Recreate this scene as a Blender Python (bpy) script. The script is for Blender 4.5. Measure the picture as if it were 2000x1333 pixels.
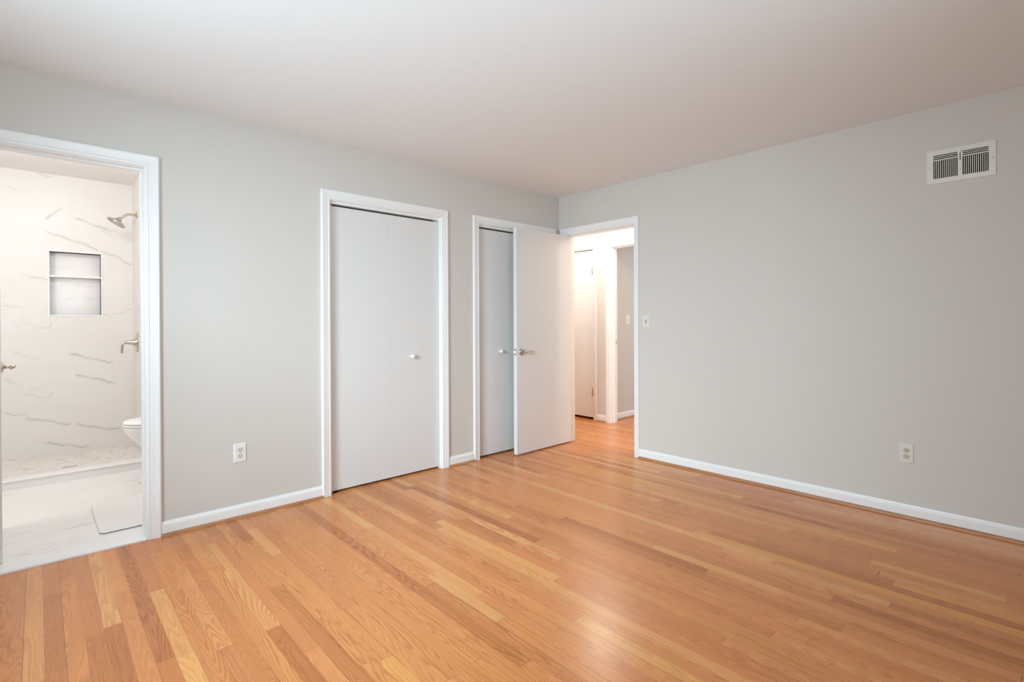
import bpy, bmesh, math, random
from mathutils import Vector, Matrix

# ---------------------------------------------------------------- clear
for _o in list(bpy.data.objects):
    bpy.data.objects.remove(_o, do_unlink=True)
scene = bpy.context.scene
COL = scene.collection
random.seed(7)

# ---------------------------------------------------------------- camera
YAW, PITCH, ROLL = 0.749572, -0.004273, -0.004165
FOCAL_PX, CAM = 994.25, Vector((-3.8458, -3.4297, 1.1959))
F = Vector((math.sin(YAW) * math.cos(PITCH), math.cos(YAW) * math.cos(PITCH), math.sin(PITCH)))
R = Vector((math.cos(YAW), -math.sin(YAW), 0))
U = R.cross(F)
R2 = math.cos(ROLL) * R + math.sin(ROLL) * U
U2 = -math.sin(ROLL) * R + math.cos(ROLL) * U
cd = bpy.data.cameras.new('camera')
cam = bpy.data.objects.new('camera', cd)
COL.objects.link(cam)
m = Matrix.Identity(4)
for i in range(3):
    m[i][0], m[i][1], m[i][2], m[i][3] = R2[i], U2[i], -F[i], CAM[i]
cam.matrix_world = m
cd.sensor_width = 36.0
cd.lens = FOCAL_PX / 2000 * 36
cd.shift_y = (632.95 - 666.5) / 2000
cd.clip_start = 0.02
scene.camera = cam

# ---------------------------------------------------------------- world, lights, exposure
w = bpy.data.worlds.new('sky')
scene.world = w
w.use_nodes = True
bg = w.node_tree.nodes['Background']
bg.inputs[0].default_value = (0.72, 0.85, 1.0, 1)
bg.inputs[1].default_value = 0.25
vs = scene.view_settings
vs.view_transform = 'Standard'
vs.look = 'None'
vs.exposure = 0.0
vs.gamma = 1.0
vs.use_curve_mapping = False
scene.cycles.max_bounces = 16
scene.cycles.diffuse_bounces = 10
scene.cycles.glossy_bounces = 6
scene.cycles.use_denoising = True
scene.cycles.sample_clamp_indirect = 8.0


def area(name, loc, direction, sx, sy, power, color, spread=180):
    l = bpy.data.lights.new(name, 'AREA')
    l.shape = 'RECTANGLE'
    l.size, l.size_y = sx, sy
    l.energy = power
    l.color = color
    l.spread = math.radians(spread)
    o = bpy.data.objects.new(name, l)
    o.location = loc
    o.rotation_euler = Vector(direction).to_track_quat('-Z', 'Y').to_euler()
    COL.objects.link(o)
    return o


def bulb(name, loc, power, color, radius):
    l = bpy.data.lights.new(name, 'POINT')
    l.energy = power
    l.color = color
    l.shadow_soft_size = radius
    o = bpy.data.objects.new(name, l)
    o.location = loc
    COL.objects.link(o)
    return o


# daylight through the two bedroom windows (left of and behind the camera): sky from above, ground bounce from below
area('daylight_side_sky', (-6.5, -2.6, 2.2), (1, 0.25, -0.2), 1.6, 1.25, 102, (0.700, 0.892, 1.0), 100)
area('daylight_side_high', (-5.6, -1.0, 2.3), (1, 0.1, -0.45), 1.6, 1.25, 33, (0.700, 0.892, 1.0), 100)
area('daylight_side_oblique', (-5.9, -3.3, 2.0), (1, 0.6, -0.25), 1.6, 1.25, 9, (0.700, 0.892, 1.0), 100)
area('daylight_side_ground', (-4.76, -1.8, 1.25), (1, 0, 0.45), 1.5, 0.8, 23, (0.700, 0.892, 1.0), 120)
area('daylight_back_window', (-3.0, -4.12, 1.45), (0, 1, 0.35), 1.6, 1.25, 20, (0.700, 0.892, 1.0), 120)
# ceiling lamps of the hall and the bathroom, fill lights added there, daylight of the room across the hall
bulb('hall_ceiling_lamp', (0.58, -0.05, 2.30), 22, (1.0, 0.915, 0.83), 0.09)
bulb('hall_end_fill', (0.58, -2.0, 2.25), 36, (1.0, 0.91, 0.82), 0.09)  # added unseen fill, brightens the hall walls and far room
bulb('hall_far_fill', (0.50, 1.25, 2.25), 13, (1.0, 0.92, 0.84), 0.09)  # added unseen fill, brightens the hall closet door and floor
bulb('bath_ceiling_lamp', (-3.72, 0.80, 2.36), 19, (0.985, 0.985, 1.0), 0.10)
area('bath_side_fill', (-4.70, 0.75, 1.80), (1, 0.5, -0.10), 0.9, 0.35, 23, (0.985, 0.985, 1.0))  # added unseen side fill for the bathroom and the shower niche
area('daylight_far_room', (2.4, -2.3, 1.5), (0, 1, 0), 1.4, 1.2, 24, (0.82, 0.94, 1.0))


# ---------------------------------------------------------------- material helpers
def new_mat(name):
    mt = bpy.data.materials.new(name)
    mt.use_nodes = True
    nt = mt.node_tree
    b = nt.nodes['Principled BSDF']
    return mt, nt, b


def plain(name, col, rough=0.5, metal=0.0, bump=0.0, bscale=200.0, spec=0.5, var=0.0):
    mt, nt, b = new_mat(name)
    b.inputs['Base Color'].default_value = (*col, 1)
    b.inputs['Roughness'].default_value = rough
    b.inputs['Metallic'].default_value = metal
    b.inputs['Specular IOR Level'].default_value = spec
    tc = nt.nodes.new('ShaderNodeTexCoord')
    nz = nt.nodes.new('ShaderNodeTexNoise')
    nz.inputs['Scale'].default_value = bscale
    nz.inputs['Detail'].default_value = 3
    nt.links.new(tc.outputs['Object'], nz.inputs['Vector'])
    if bump:
        bp = nt.nodes.new('ShaderNodeBump')
        bp.inputs['Strength'].default_value = bump
        bp.inputs['Distance'].default_value = 0.001
        nt.links.new(nz.outputs['Fac'], bp.inputs['Height'])
        nt.links.new(bp.outputs[0], b.inputs['Normal'])
    if var:
        rp = nt.nodes.new('ShaderNodeMapRange')
        rp.inputs['To Min'].default_value = max(0.02, rough - var)
        rp.inputs['To Max'].default_value = rough + var
        nt.links.new(nz.outputs['Fac'], rp.inputs['Value'])
        nt.links.new(rp.outputs[0], b.inputs['Roughness'])
    return mt


class N:
    """small node-graph builder"""

    def __init__(self, nt):
        self.nt = nt

    def node(self, t, **k):
        n = self.nt.nodes.new(t)
        for a, v in k.items():
            setattr(n, a, v)
        return n

    def put(self, sock, v):
        if isinstance(v, bpy.types.NodeSocket):
            self.nt.links.new(v, sock)
        else:
            sock.default_value = v

    def m(self, op, a, b=None, c=None, clamp=False):
        n = self.node('ShaderNodeMath', operation=op, use_clamp=clamp)
        self.put(n.inputs[0], a)
        if b is not None:
            self.put(n.inputs[1], b)
        if c is not None:
            self.put(n.inputs[2], c)
        return n.outputs[0]

    def comb(self, x, y, z):
        n = self.node('ShaderNodeCombineXYZ')
        for i, v in enumerate((x, y, z)):
            self.put(n.inputs[i], v)
        return n.outputs[0]

    def white(self, dims, vec=None, w=None):
        n = self.node('ShaderNodeTexWhiteNoise', noise_dimensions=dims)
        if vec is not None:
            self.put(n.inputs['Vector'], vec)
        if w is not None:
            self.put(n.inputs['W'], w)
        return n

    def noise(self, vec, scale, detail=2.0, rough=0.5, dist=0.0):
        n = self.node('ShaderNodeTexNoise')
        self.put(n.inputs['Vector'], vec)
        n.inputs['Scale'].default_value = scale
        n.inputs['Detail'].default_value = detail
        n.inputs['Roughness'].default_value = rough
        n.inputs['Distortion'].default_value = dist
        return n.outputs['Fac']

    def ramp(self, fac, stops, interp='LINEAR'):
        n = self.node('ShaderNodeValToRGB')
        cr = n.color_ramp
        cr.interpolation = interp
        while len(cr.elements) < len(stops):
            cr.elements.new(0.5)
        for e, (p, c) in zip(cr.elements, stops):
            e.position = p
            e.color = c if len(c) == 4 else (*c, 1)
        self.put(n.inputs[0], fac)
        return n.outputs[0]

    def mix(self, fac, a, b, mode='MIX'):
        n = self.node('ShaderNodeMix', data_type='RGBA', blend_type=mode)
        self.put(n.inputs[0], fac)
        self.put(n.inputs[6], a)
        self.put(n.inputs[7], b)
        return n.outputs[2]

    def rng(self, v, a, b, c, d, smooth=False):
        n = self.node('ShaderNodeMapRange')
        if smooth:
            n.interpolation_type = 'SMOOTHSTEP'
        self.put(n.inputs[0], v)
        for i, x in enumerate((a, b, c, d)):
            self.put(n.inputs[1 + i], x)
        return n.outputs[0]


def oak_floor_mat(name, planks=True):
    mt, nt, b = new_mat(name)
    g = N(nt)
    tc = g.node('ShaderNodeTexCoord')
    sp = g.node('ShaderNodeSeparateXYZ')
    nt.links.new(tc.outputs['Object'], sp.inputs[0])
    x, y = sp.outputs[0], sp.outputs[1]
    WID = 0.0572
    u = g.m('DIVIDE', g.m('ADD', x, 20.0 + 0.024), WID)
    row = g.m('FLOOR', u)
    fx = g.m('FRACT', u)
    rw = g.white('1D', w=row)
    rsep = g.node('ShaderNodeSeparateColor')
    nt.links.new(rw.outputs['Color'], rsep.inputs[0])
    length = g.m('MULTIPLY_ADD', rsep.outputs[0], 0.95, 0.70)
    v = g.m('DIVIDE', g.m('ADD', y, g.m('MULTIPLY_ADD', rsep.outputs[1], 7.0, 20.0)), length)
    # uneven joint spacing along a row
    vv = g.m('ADD', v, g.m('MULTIPLY', g.m('SINE', g.m('MULTIPLY_ADD', v, 2.4, g.m('MULTIPLY', rsep.outputs[2], 30.0))), 0.3))
    idx = g.m('FLOOR', vv)
    fy = g.m('FRACT', vv)
    idw = g.white('2D', vec=g.comb(row, idx, 0.0))
    isep = g.node('ShaderNodeSeparateColor')
    nt.links.new(idw.outputs['Color'], isep.inputs[0])
    i1, i2, i3 = isep.outputs[0], isep.outputs[1], isep.outputs[2]
    base = g.ramp(i1, [
        (0.0, (0.475, 0.160, 0.045)), (0.07, (0.56, 0.205, 0.060)), (0.28, (0.64, 0.242, 0.080)),
        (0.50, (0.685, 0.280, 0.086)), (0.72, (0.675, 0.255, 0.087)), (0.86, (0.745, 0.345, 0.120)), (0.95, (0.77, 0.385, 0.140)), (1.0, (0.715, 0.310, 0.070))])
    # grain field: contour lines of a stretched noise give cathedral figure
    gx = g.m('MULTIPLY_ADD', x, 14.0, g.m('MULTIPLY', i2, 90.0))
    gy = g.m('MULTIPLY_ADD', y, 1.15, g.m('MULTIPLY', i3, 90.0))
    fld = g.noise(g.comb(gx, gy, g.m('MULTIPLY', i1, 40.0)), 1.0, 1.0, 0.4, 0.2)
    wob = g.noise(g.comb(g.m('MULTIPLY', x, 45.0), g.m('MULTIPLY', y, 16.0), 0.0), 1.0, 2.0)
    fld = g.m('MULTIPLY_ADD', wob, 0.028, fld)
    # straight grain share depends on the plank
    fld = g.m('MULTIPLY_ADD', x, g.m('MULTIPLY_ADD', g.m('POWER', i3, 1.5), 7.5, -0.6), fld)
    rings = g.m('FRACT', g.m('MULTIPLY', fld, 21.0))
    line = g.m('MULTIPLY', g.rng(rings, 0.25, 0.90, 0.0, 1.0, True), g.rng(rings, 0.93, 1.0, 1.0, 0.0))
    pore = g.noise(g.comb(g.m('MULTIPLY', x, 700.0), g.m('MULTIPLY', y, 18.0), i2), 1.0, 2.0, 0.6)
    pore = g.rng(pore, 0.48, 0.70, 0.0, 1.0)
    blotch = g.noise(g.comb(g.m('MULTIPLY', x, 9.0), g.m('MULTIPLY', y, 1.7), i1), 1.0, 2.0)
    patch = g.noise(g.comb(g.m('MULTIPLY', x, 24.0), g.m('MULTIPLY', y, 0.9), i1), 1.0, 2.0)
    grain_amt = g.m('MULTIPLY', line, g.rng(pore, 0.0, 1.0, 0.55, 1.0))
    strength = g.m('MULTIPLY', g.m('MULTIPLY_ADD', i2, 0.60, 0.40), g.rng(patch, 0.3, 0.65, 0.45, 1.0))
    dark = g.mix(1.0, base, (0.50, 0.35, 0.26, 1), 'MULTIPLY')
    streak = g.noise(g.comb(g.m('MULTIPLY_ADD', x, 170.0, g.m('MULTIPLY', i3, 50.0)), g.m('MULTIPLY', y, 1.6), i2), 1.0, 2.0, 0.55)
    streak = g.m('MULTIPLY', g.rng(streak, 0.56, 0.74, 0.0, 1.0, True), g.rng(i1, 0.0, 1.0, 0.75, 0.35))
    c = g.mix(g.m('MULTIPLY', grain_amt, strength), base, dark)
    c = g.mix(g.m('MULTIPLY', pore, 0.20), c, dark)
    c = g.mix(g.m('MULTIPLY', streak, 0.75), c, dark)
    c = g.mix(g.rng(blotch, 0.35, 0.7, 0.0, 0.30), c, g.mix(1.0, c, (1.16, 1.12, 1.10, 1), 'MULTIPLY'))
    # seams between boards, each with its own openness
    ex = g.m('MINIMUM', fx, g.m('SUBTRACT', 1.0, fx))
    seam_id = g.m('FLOOR', g.m('ADD', u, 0.5))
    sw = g.white('2D', vec=g.comb(seam_id, g.m('FLOOR', g.m('MULTIPLY_ADD', y, 0.9, g.m('MULTIPLY', seam_id, 0.37))), 0.0))
    open_ = g.rng(sw.outputs['Value'], 0.55, 1.0, 0.30, 1.0)
    sl = g.m('MULTIPLY', g.rng(ex, 0.008, 0.020, 1.0, 0.0), open_)
    ey = g.m('MULTIPLY', g.m('MINIMUM', fy, g.m('SUBTRACT', 1.0, fy)), length)
    sj = g.m('MULTIPLY', g.rng(ey, 0.0004, 0.0011, 1.0, 0.0), 0.85)
    seam = g.m('MAXIMUM', sl, sj)
    c = g.mix(g.m('MULTIPLY', seam, 0.80), c, (0.085, 0.035, 0.015, 1))
    nt.links.new(c, b.inputs['Base Color'])
    rough = g.m('MULTIPLY_ADD', pore, 0.06, 0.21)
    rough = g.m('ADD', rough, g.m('MULTIPLY', g.noise(tc.outputs['Object'], 3.0, 3.0), 0.06))
    nt.links.new(rough, b.inputs['Roughness'])
    b.inputs['Specular IOR Level'].default_value = 0.38
    hgt = g.m('SUBTRACT', g.m('MULTIPLY', blotch, 0.25), g.m('ADD', seam, g.m('MULTIPLY', grain_amt, 0.10)))
    bp = g.node('ShaderNodeBump')
    bp.inputs['Strength'].default_value = 0.25
    bp.inputs['Distance'].default_value = 0.0008
    nt.links.new(hgt, bp.inputs['Height'])
    nt.links.new(bp.outputs[0], b.inputs['Normal'])
    return mt


def oak_trim_mat(name):
    mt, nt, b = new_mat(name)
    g = N(nt)
    tc = g.node('ShaderNodeTexCoord')
    mp = g.node('ShaderNodeMapping')
    mp.inputs['Scale'].default_value = (6, 6, 90)
    nt.links.new(tc.outputs['Object'], mp.inputs[0])
    f = g.noise(mp.outputs[0], 1.0, 4.0, 0.6, 0.5)
    nt.links.new(g.ramp(f, [(0.3, (0.36, 0.155, 0.062)), (0.7, (0.52, 0.26, 0.125))]), b.inputs['Base Color'])
    b.inputs['Roughness'].default_value = 0.35
    return mt


def marble_mat(name, axes, tile=(0.61, 0.305), vein_attr=False, vein=0.5, off=(0, 0), base=(0.80, 0.783, 0.762), rough=0.22, stretch=(1.0, 3.0)):
    mt, nt, b = new_mat(name)
    g = N(nt)
    tc = g.node('ShaderNodeTexCoord')
    sp = g.node('ShaderNodeSeparateXYZ')
    nt.links.new(tc.outputs['Object'], sp.inputs[0])
    a, c = sp.outputs[axes[0]], sp.outputs[axes[1]]
    br = g.node('ShaderNodeTexBrick')
    nt.links.new(g.comb(g.m('ADD', a, off[0]), g.m('ADD', c, off[1]), 0.0), br.inputs['Vector'])
    br.inputs['Scale'].default_value = 1.0
    br.inputs['Brick Width'].default_value = tile[0]
    br.inputs['Row Height'].default_value = tile[1]
    br.inputs['Mortar Size'].default_value = 0.0012
    br.inputs['Mortar Smooth'].default_value = 0.3
    br.inputs['Color1'].default_value = (*base, 1)
    br.inputs['Color2'].default_value = (base[0] * 0.985, base[1] * 0.98, base[2] * 0.975, 1)
    br.inputs['Mortar'].default_value = (base[0] * 0.93, base[1] * 0.92, base[2] * 0.91, 1)
    col = br.outputs['Color']
    vec = g.comb(g.m('MULTIPLY', a, stretch[0]), g.m('MULTIPLY', c, stretch[1]), g.m('MULTIPLY', a, 0.3))
    cl = g.noise(vec, 1.6, 4.0, 0.6, 0.6)
    col = g.mix(g.rng(cl, 0.50, 0.75, 0.0, 0.35), col, (base[0] * 0.90, base[1] * 0.89, base[2] * 0.87, 1))
    if vein_attr:
        at = g.node('ShaderNodeAttribute')
        at.attribute_name = 'vein'
        brk = g.rng(g.noise(vec, 26.0, 3.0, 0.6), 0.30, 0.62, 0.35, 1.0)
        col = g.mix(g.m('MULTIPLY', g.m('MULTIPLY', at.outputs['Fac'], brk), 0.62), col, (0.30, 0.285, 0.265, 1))
    if vein:
        n1 = g.noise(vec, 1.3, 5.0, 0.62, 0.9)
        vl = g.rng(g.m('ABSOLUTE', g.m('SUBTRACT', n1, 0.5)), 0.0, 0.016, 1.0, 0.0, True)
        msk = g.rng(g.noise(vec, 2.3, 2.0), 0.50, 0.66, 0.0, 1.0)
        col = g.mix(g.m('MULTIPLY', g.m('MULTIPLY', vl, msk), vein), col, (0.36, 0.34, 0.32, 1))
    nt.links.new(col, b.inputs['Base Color'])
    b.inputs['Roughness'].default_value = rough
    return mt


def mosaic_mat(name):
    mt, nt, b = new_mat(name)
    g = N(nt)
    tc = g.node('ShaderNodeTexCoord')
    vo = g.node('ShaderNodeTexVoronoi')
    vo.inputs['Scale'].default_value = 26
    vo.inputs['Randomness'].default_value = 0.25
    nt.links.new(tc.outputs['Object'], vo.inputs['Vector'])
    ed = g.node('ShaderNodeTexVoronoi', feature='DISTANCE_TO_EDGE')
    ed.inputs['Scale'].default_value = 26
    ed.inputs['Randomness'].default_value = 0.25
    nt.links.new(tc.outputs['Object'], ed.inputs['Vector'])
    sp = g.node('ShaderNodeSeparateColor')
    nt.links.new(vo.outputs['Color'], sp.inputs[0])
    col = g.ramp(sp.outputs[0], [(0.0, (0.60, 0.52, 0.47)), (0.14, (0.74, 0.69, 0.65)), (0.5, (0.80, 0.76, 0.72)), (1.0, (0.78, 0.74, 0.69))])
    col = g.mix(g.rng(ed.outputs['Distance'], 0.0, 0.06, 0.6, 0.0), col, (0.70, 0.66, 0.62, 1))
    nt.links.new(col, b.inputs['Base Color'])
    b.inputs['Roughness'].default_value = 0.35
    return mt


def rug_mat(name):
    mt, nt, b = new_mat(name)
    g = N(nt)
    tc = g.node('ShaderNodeTexCoord')
    wv = g.node('ShaderNodeTexWave', wave_type='BANDS', bands_direction='Y')
    wv.inputs['Scale'].default_value = 7
    wv.inputs['Distortion'].default_value = 5
    wv.inputs['Detail'].default_value = 2
    nt.links.new(tc.outputs['Object'], wv.inputs['Vector'])
    nz = g.noise(tc.outputs['Object'], 420.0, 3.0)
    col = g.ramp(g.m('MULTIPLY_ADD', nz, 0.6, g.m('MULTIPLY', wv.outputs['Fac'], 0.25)), [(0.2, (0.86, 0.835, 0.81)), (0.7, (0.93, 0.915, 0.895))])
    nt.links.new(col, b.inputs['Base Color'])
    b.inputs['Roughness'].default_value = 0.95
    bp = g.node('ShaderNodeBump')
    bp.inputs['Strength'].default_value = 0.5
    bp.inputs['Distance'].default_value = 0.004
    nt.links.new(g.m('MULTIPLY_ADD', wv.outputs['Fac'], 0.25, nz), bp.inputs['Height'])
    nt.links.new(bp.outputs[0], b.inputs['Normal'])
    return mt


M = {
    'wall': plain('wall_paint', (0.645, 0.618, 0.580), 0.55, bump=0.05, bscale=320, spec=0.3),
    'ceiling': plain('ceiling_paint', (0.825, 0.855, 0.868), 0.9, bump=0.05, bscale=260, spec=0.2),
    'trim': plain('trim_enamel', (0.86, 0.865, 0.86), 0.32, bump=0.02, bscale=90, spec=0.5),
    'door': plain('door_enamel', (0.735, 0.728, 0.72), 0.38, bump=0.04, bscale=60, spec=0.45),
    'hall': plain('hall_paint', (0.70, 0.66, 0.61), 0.6, bump=0.05, bscale=320, spec=0.3),
    'bath': plain('bath_paint', (0.82, 0.80, 0.775), 0.6, bump=0.04, bscale=320, spec=0.3),
    'dark': plain('closet_shade', (0.03, 0.03, 0.03), 0.9),  # near-black stands in for the shade inside the shut closets
    'oak': oak_floor_mat('oak_strip_floor'),
    'oaktrim': oak_trim_mat('oak_shoe'),
    'nickel': plain('brushed_nickel', (0.62, 0.56, 0.49), 0.30, metal=1.0, bscale=300, var=0.05),
    'steel': plain('satin_steel', (0.58, 0.56, 0.53), 0.28, metal=1.0, bscale=300, var=0.05),
    'nozzle': plain('nozzle_grey', (0.30, 0.28, 0.26), 0.5),
    'ivory': plain('ivory_plastic', (0.72, 0.70, 0.62), 0.4),
    'whiteplastic': plain('white_plastic', (0.82, 0.82, 0.80), 0.35),
    'socketwhite': plain('socket_white', (0.66, 0.66, 0.63), 0.4),
    'socketivory': plain('socket_ivory', (0.56, 0.53, 0.42), 0.4),
    'slot': plain('slot_black', (0.010, 0.009, 0.007), 0.7),  # black inserts; the shade inside holes is put into the colour
    'toggle': plain('toggle_beige', (0.60, 0.58, 0.51), 0.4),
    'vent': plain('vent_enamel', (0.76, 0.755, 0.69), 0.4, bump=0.1, bscale=40),
    'damper': plain('vent_damper', (0.045, 0.043, 0.036), 0.6),  # near-black so slots read dark; shade put into the colour
    'porcelain': plain('porcelain', (0.86, 0.85, 0.835), 0.08, spec=0.6),
    'seat': plain('seat_plastic', (0.87, 0.865, 0.855), 0.18),
    'marblewall': marble_mat('marble_wall_tile', (0, 2), (0.61, 0.305), True, 0.0, (3.643 + 0.61 * 4, -0.801 + 0.305 * 9), rough=0.42),
    'marbleside': marble_mat('marble_side_tile', (1, 2), (0.61, 0.305), False, 0.35, (0.2, -0.801 + 0.305 * 9), rough=0.42),
    'marblefloor': marble_mat('marble_floor_tile', (0, 1), (0.61, 0.305), False, 0.34, (4.3, 0.24), rough=0.18, base=(0.87, 0.85, 0.835), stretch=(0.8, 3.2)),
    'marblelining': marble_mat('marble_niche_lining', (0, 2), (0.61, 0.305), False, 0.2, (0, 0), rough=0.2, base=(0.90, 0.885, 0.87)),  # lighter marble copy; light missing in the niche is put into its colour
    'marbletrim': plain('marble_trim', (0.86, 0.855, 0.845), 0.2),
    'mosaic': mosaic_mat('mosaic_pan'),
    'rug': rug_mat('bath_rug'),
    'rugbase': plain('rug_base_dark', (0.08, 0.07, 0.06), 0.9),  # thin dark layer under the pile
}


# ---------------------------------------------------------------- mesh helpers
class MB:
    def __init__(self):
        self.v, self.f, self.s, self.mi = [], [], [], []

    def add(self, verts, faces, smooth=False, mi=0):
        o = len(self.v)
        self.v += [tuple(p) for p in verts]
        for f in faces:
            self.f.append(tuple(i + o for i in f))
            self.s.append(smooth)
            self.mi.append(mi)
        return self

    def box(self, x0, x1, y0, y1, z0, z1, mi=0):
        x0, x1 = sorted((x0, x1)); y0, y1 = sorted((y0, y1)); z0, z1 = sorted((z0, z1))
        v = [(x0, y0, z0), (x1, y0, z0), (x1, y1, z0), (x0, y1, z0), (x0, y0, z1), (x1, y0, z1), (x1, y1, z1), (x0, y1, z1)]
        return self.add(v, [(0, 3, 2, 1), (4, 5, 6, 7), (0, 1, 5, 4), (1, 2, 6, 5), (2, 3, 7, 6), (3, 0, 4, 7)], False, mi)

    def loft(self, rings, cap0=True, cap1=True, smooth=True, mi=0, closed=True):
        n = len(rings[0])
        v = [p for r in rings for p in r]
        f = []
        for i in range(len(rings) - 1):
            for j in range(n if closed else n - 1):
                k = (j + 1) % n
                f.append((i * n + j, i * n + k, (i + 1) * n + k, (i + 1) * n + j))
        self.add(v, f, smooth, mi)
        o = len(self.v) - len(v)
        if cap0:
            self.f.append(tuple(o + j for j in reversed(range(n)))); self.s.append(False); self.mi.append(mi)
        if cap1:
            self.f.append(tuple(o + (len(rings) - 1) * n + j for j in range(n))); self.s.append(False); self.mi.append(mi)
        return self

    def lathe(self, origin, axis, prof, n=32, mi=0, smooth=True, cap0=True, cap1=True):
        """prof: list of (distance along axis, radius)"""
        axis = Vector(axis).normalized()
        q = axis.to_track_quat('Z', 'Y').to_matrix()
        o = Vector(origin)
        rings = []
        for d, r in prof:
            rings.append([o + axis * d + q @ Vector((r * math.cos(2 * math.pi * k / n), r * math.sin(2 * math.pi * k / n), 0)) for k in range(n)])
        return self.loft(rings, cap0, cap1, smooth, mi)

    def tube(self, pts, radii, n=16, mi=0, flat=1.0):
        pts = [Vector(p) for p in pts]
        if not isinstance(radii, (list, tuple)):
            radii = [radii] * len(pts)
        rings = []
        up = None
        for i, p in enumerate(pts):
            t = (pts[min(i + 1, len(pts) - 1)] - pts[max(i - 1, 0)]).normalized()
            if up is None:
                up = Vector((0, 0, 1)) if abs(t.z) < 0.9 else Vector((0, 1, 0))
            a = t.cross(up).normalized()
            bb = a.cross(t).normalized()
            up = bb
            rings.append([p + a * (radii[i] * math.cos(2 * math.pi * k / n)) + bb * (radii[i] * flat * math.sin(2 * math.pi * k / n)) for k in range(n)])
        return self.loft(rings, True, True, True, mi)

    def build(self, name, mats, parent=None, bevel=0.0, seg=2, loc=None, autosmooth=True):
        me = bpy.data.meshes.new(name)
        me.from_pydata(self.v, [], self.f)
        me.polygons.foreach_set('use_smooth', self.s)
        me.polygons.foreach_set('material_index', self.mi)
        me.validate()
        bm = bmesh.new()
        bm.from_mesh(me)
        bmesh.ops.recalc_face_normals(bm, faces=bm.faces)
        bm.to_mesh(me)
        bm.free()
        for mt in (mats if isinstance(mats, (list, tuple)) else [mats]):
            me.materials.append(mt)
        o = bpy.data.objects.new(name, me)
        COL.objects.link(o)
        if loc is not None:
            for vv in me.vertices:
                vv.co -= Vector(loc)
            o.location = loc
        if parent is not None:
            o.parent = parent
            o.matrix_parent_inverse = Matrix.Identity(4)
            if loc is None:
                pl = parent_origin(parent)
                for vv in me.vertices:
                    vv.co -= pl
        if bevel:
            md = o.modifiers.new('bevel', 'BEVEL')
            md.width = bevel
            md.segments = seg
            md.limit_method = 'ANGLE'
            md.angle_limit = math.radians(35)
        return o


def parent_origin(o):
    v = Vector((0, 0, 0))
    while o is not None:
        v = v + o.location
        o = o.parent
    return v


def tag(o, label, cat=None, group=None, kind=None):
    if label:
        o['label'] = label
    if cat:
        o['category'] = cat
    if group:
        o['group'] = group
    if kind:
        o['kind'] = kind
    return o


def thing(name, label, cat, loc=(0, 0, 0), group=None, kind=None):
    o = bpy.data.objects.new(name, None)
    o.empty_display_size = 0.1
    o.location = loc
    COL.objects.link(o)
    return tag(o, label, cat, group, kind)


def struct(o, label, cat):
    return tag(o, label, cat, None, 'structure')


def holed_slab(axis, a0, a1, z0, z1, t0, t1, holes, extra_a=(), extra_z=()):
    """A wall slab. axis 'x': runs along x, thickness along y. axis 'y': runs along y, thickness along x.
    Cells inside holes are left out; inner faces are not made."""
    A = sorted({a0, a1, *[v for h in holes for v in h[:2] if a0 < v < a1], *extra_a})
    Z = sorted({z0, z1, *[v for h in holes for v in h[2:] if z0 < v < z1], *extra_z})
    na, nz = len(A) - 1, len(Z) - 1

    def solid(i, k):
        if not (0 <= i < na and 0 <= k < nz):
            return False
        ca, cz = (A[i] + A[i + 1]) / 2, (Z[k] + Z[k + 1]) / 2
        return not any(h[0] < ca < h[1] and h[2] < cz < h[3] for h in holes)

    idx, verts, faces = {}, [], []

    def V(i, k, s):
        key = (i, k, s)
        if key not in idx:
            t = t1 if s else t0
            idx[key] = len(verts)
            verts.append((A[i], t, Z[k]) if axis == 'x' else (t, A[i], Z[k]))
        return idx[key]

    for i in range(na):
        for k in range(nz):
            if not solid(i, k):
                continue
            faces.append((V(i, k, 0), V(i + 1, k, 0), V(i + 1, k + 1, 0), V(i, k + 1, 0)))
            faces.append((V(i, k, 1), V(i, k + 1, 1), V(i + 1, k + 1, 1), V(i + 1, k, 1)))
            if not solid(i - 1, k):
                faces.append((V(i, k, 0), V(i, k + 1, 0), V(i, k + 1, 1), V(i, k, 1)))
            if not solid(i + 1, k):
                faces.append((V(i + 1, k, 0), V(i + 1, k, 1), V(i + 1, k + 1, 1), V(i + 1, k + 1, 0)))
            if not solid(i, k - 1):
                faces.append((V(i, k, 0), V(i, k, 1), V(i + 1, k, 1), V(i + 1, k, 0)))
            if not solid(i, k + 1):
                faces.append((V(i, k + 1, 0), V(i + 1, k + 1, 0), V(i + 1, k + 1, 1), V(i, k + 1, 1)))
    return MB().add(verts, faces)


CASING = [(0, 0), (0, .008), (.004, .0115), (.012, .0125), (.0155, .009), (.019, .0125), (.034, .0145), (.045, .0165), (.052, .0182), (.058, .0180), (.0625, .015), (.0625, 0)]


def casing(a0, a1, zt, place, wl=.0625, wr=.0625, wt=.0625, z0=0.0):
    """Mitred door casing around an opening a0..a1, zt. place(a, t, z) -> point; t is the projection off the wall."""
    mb = MB()
    rings = []
    for st in range(4):
        ring = []
        for s, t in CASING:
            k = s / .0625
            if st == 0:
                p = (a0 - k * wl, t, z0)
            elif st == 1:
                p = (a0 - k * wl, t, zt + k * wt)
            elif st == 2:
                p = (a1 + k * wr, t, zt + k * wt)
            else:
                p = (a1 + k * wr, t, z0)
            ring.append(place(*p))
        rings.append(ring)
    mb.loft(rings, True, True, False)
    return mb


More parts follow.
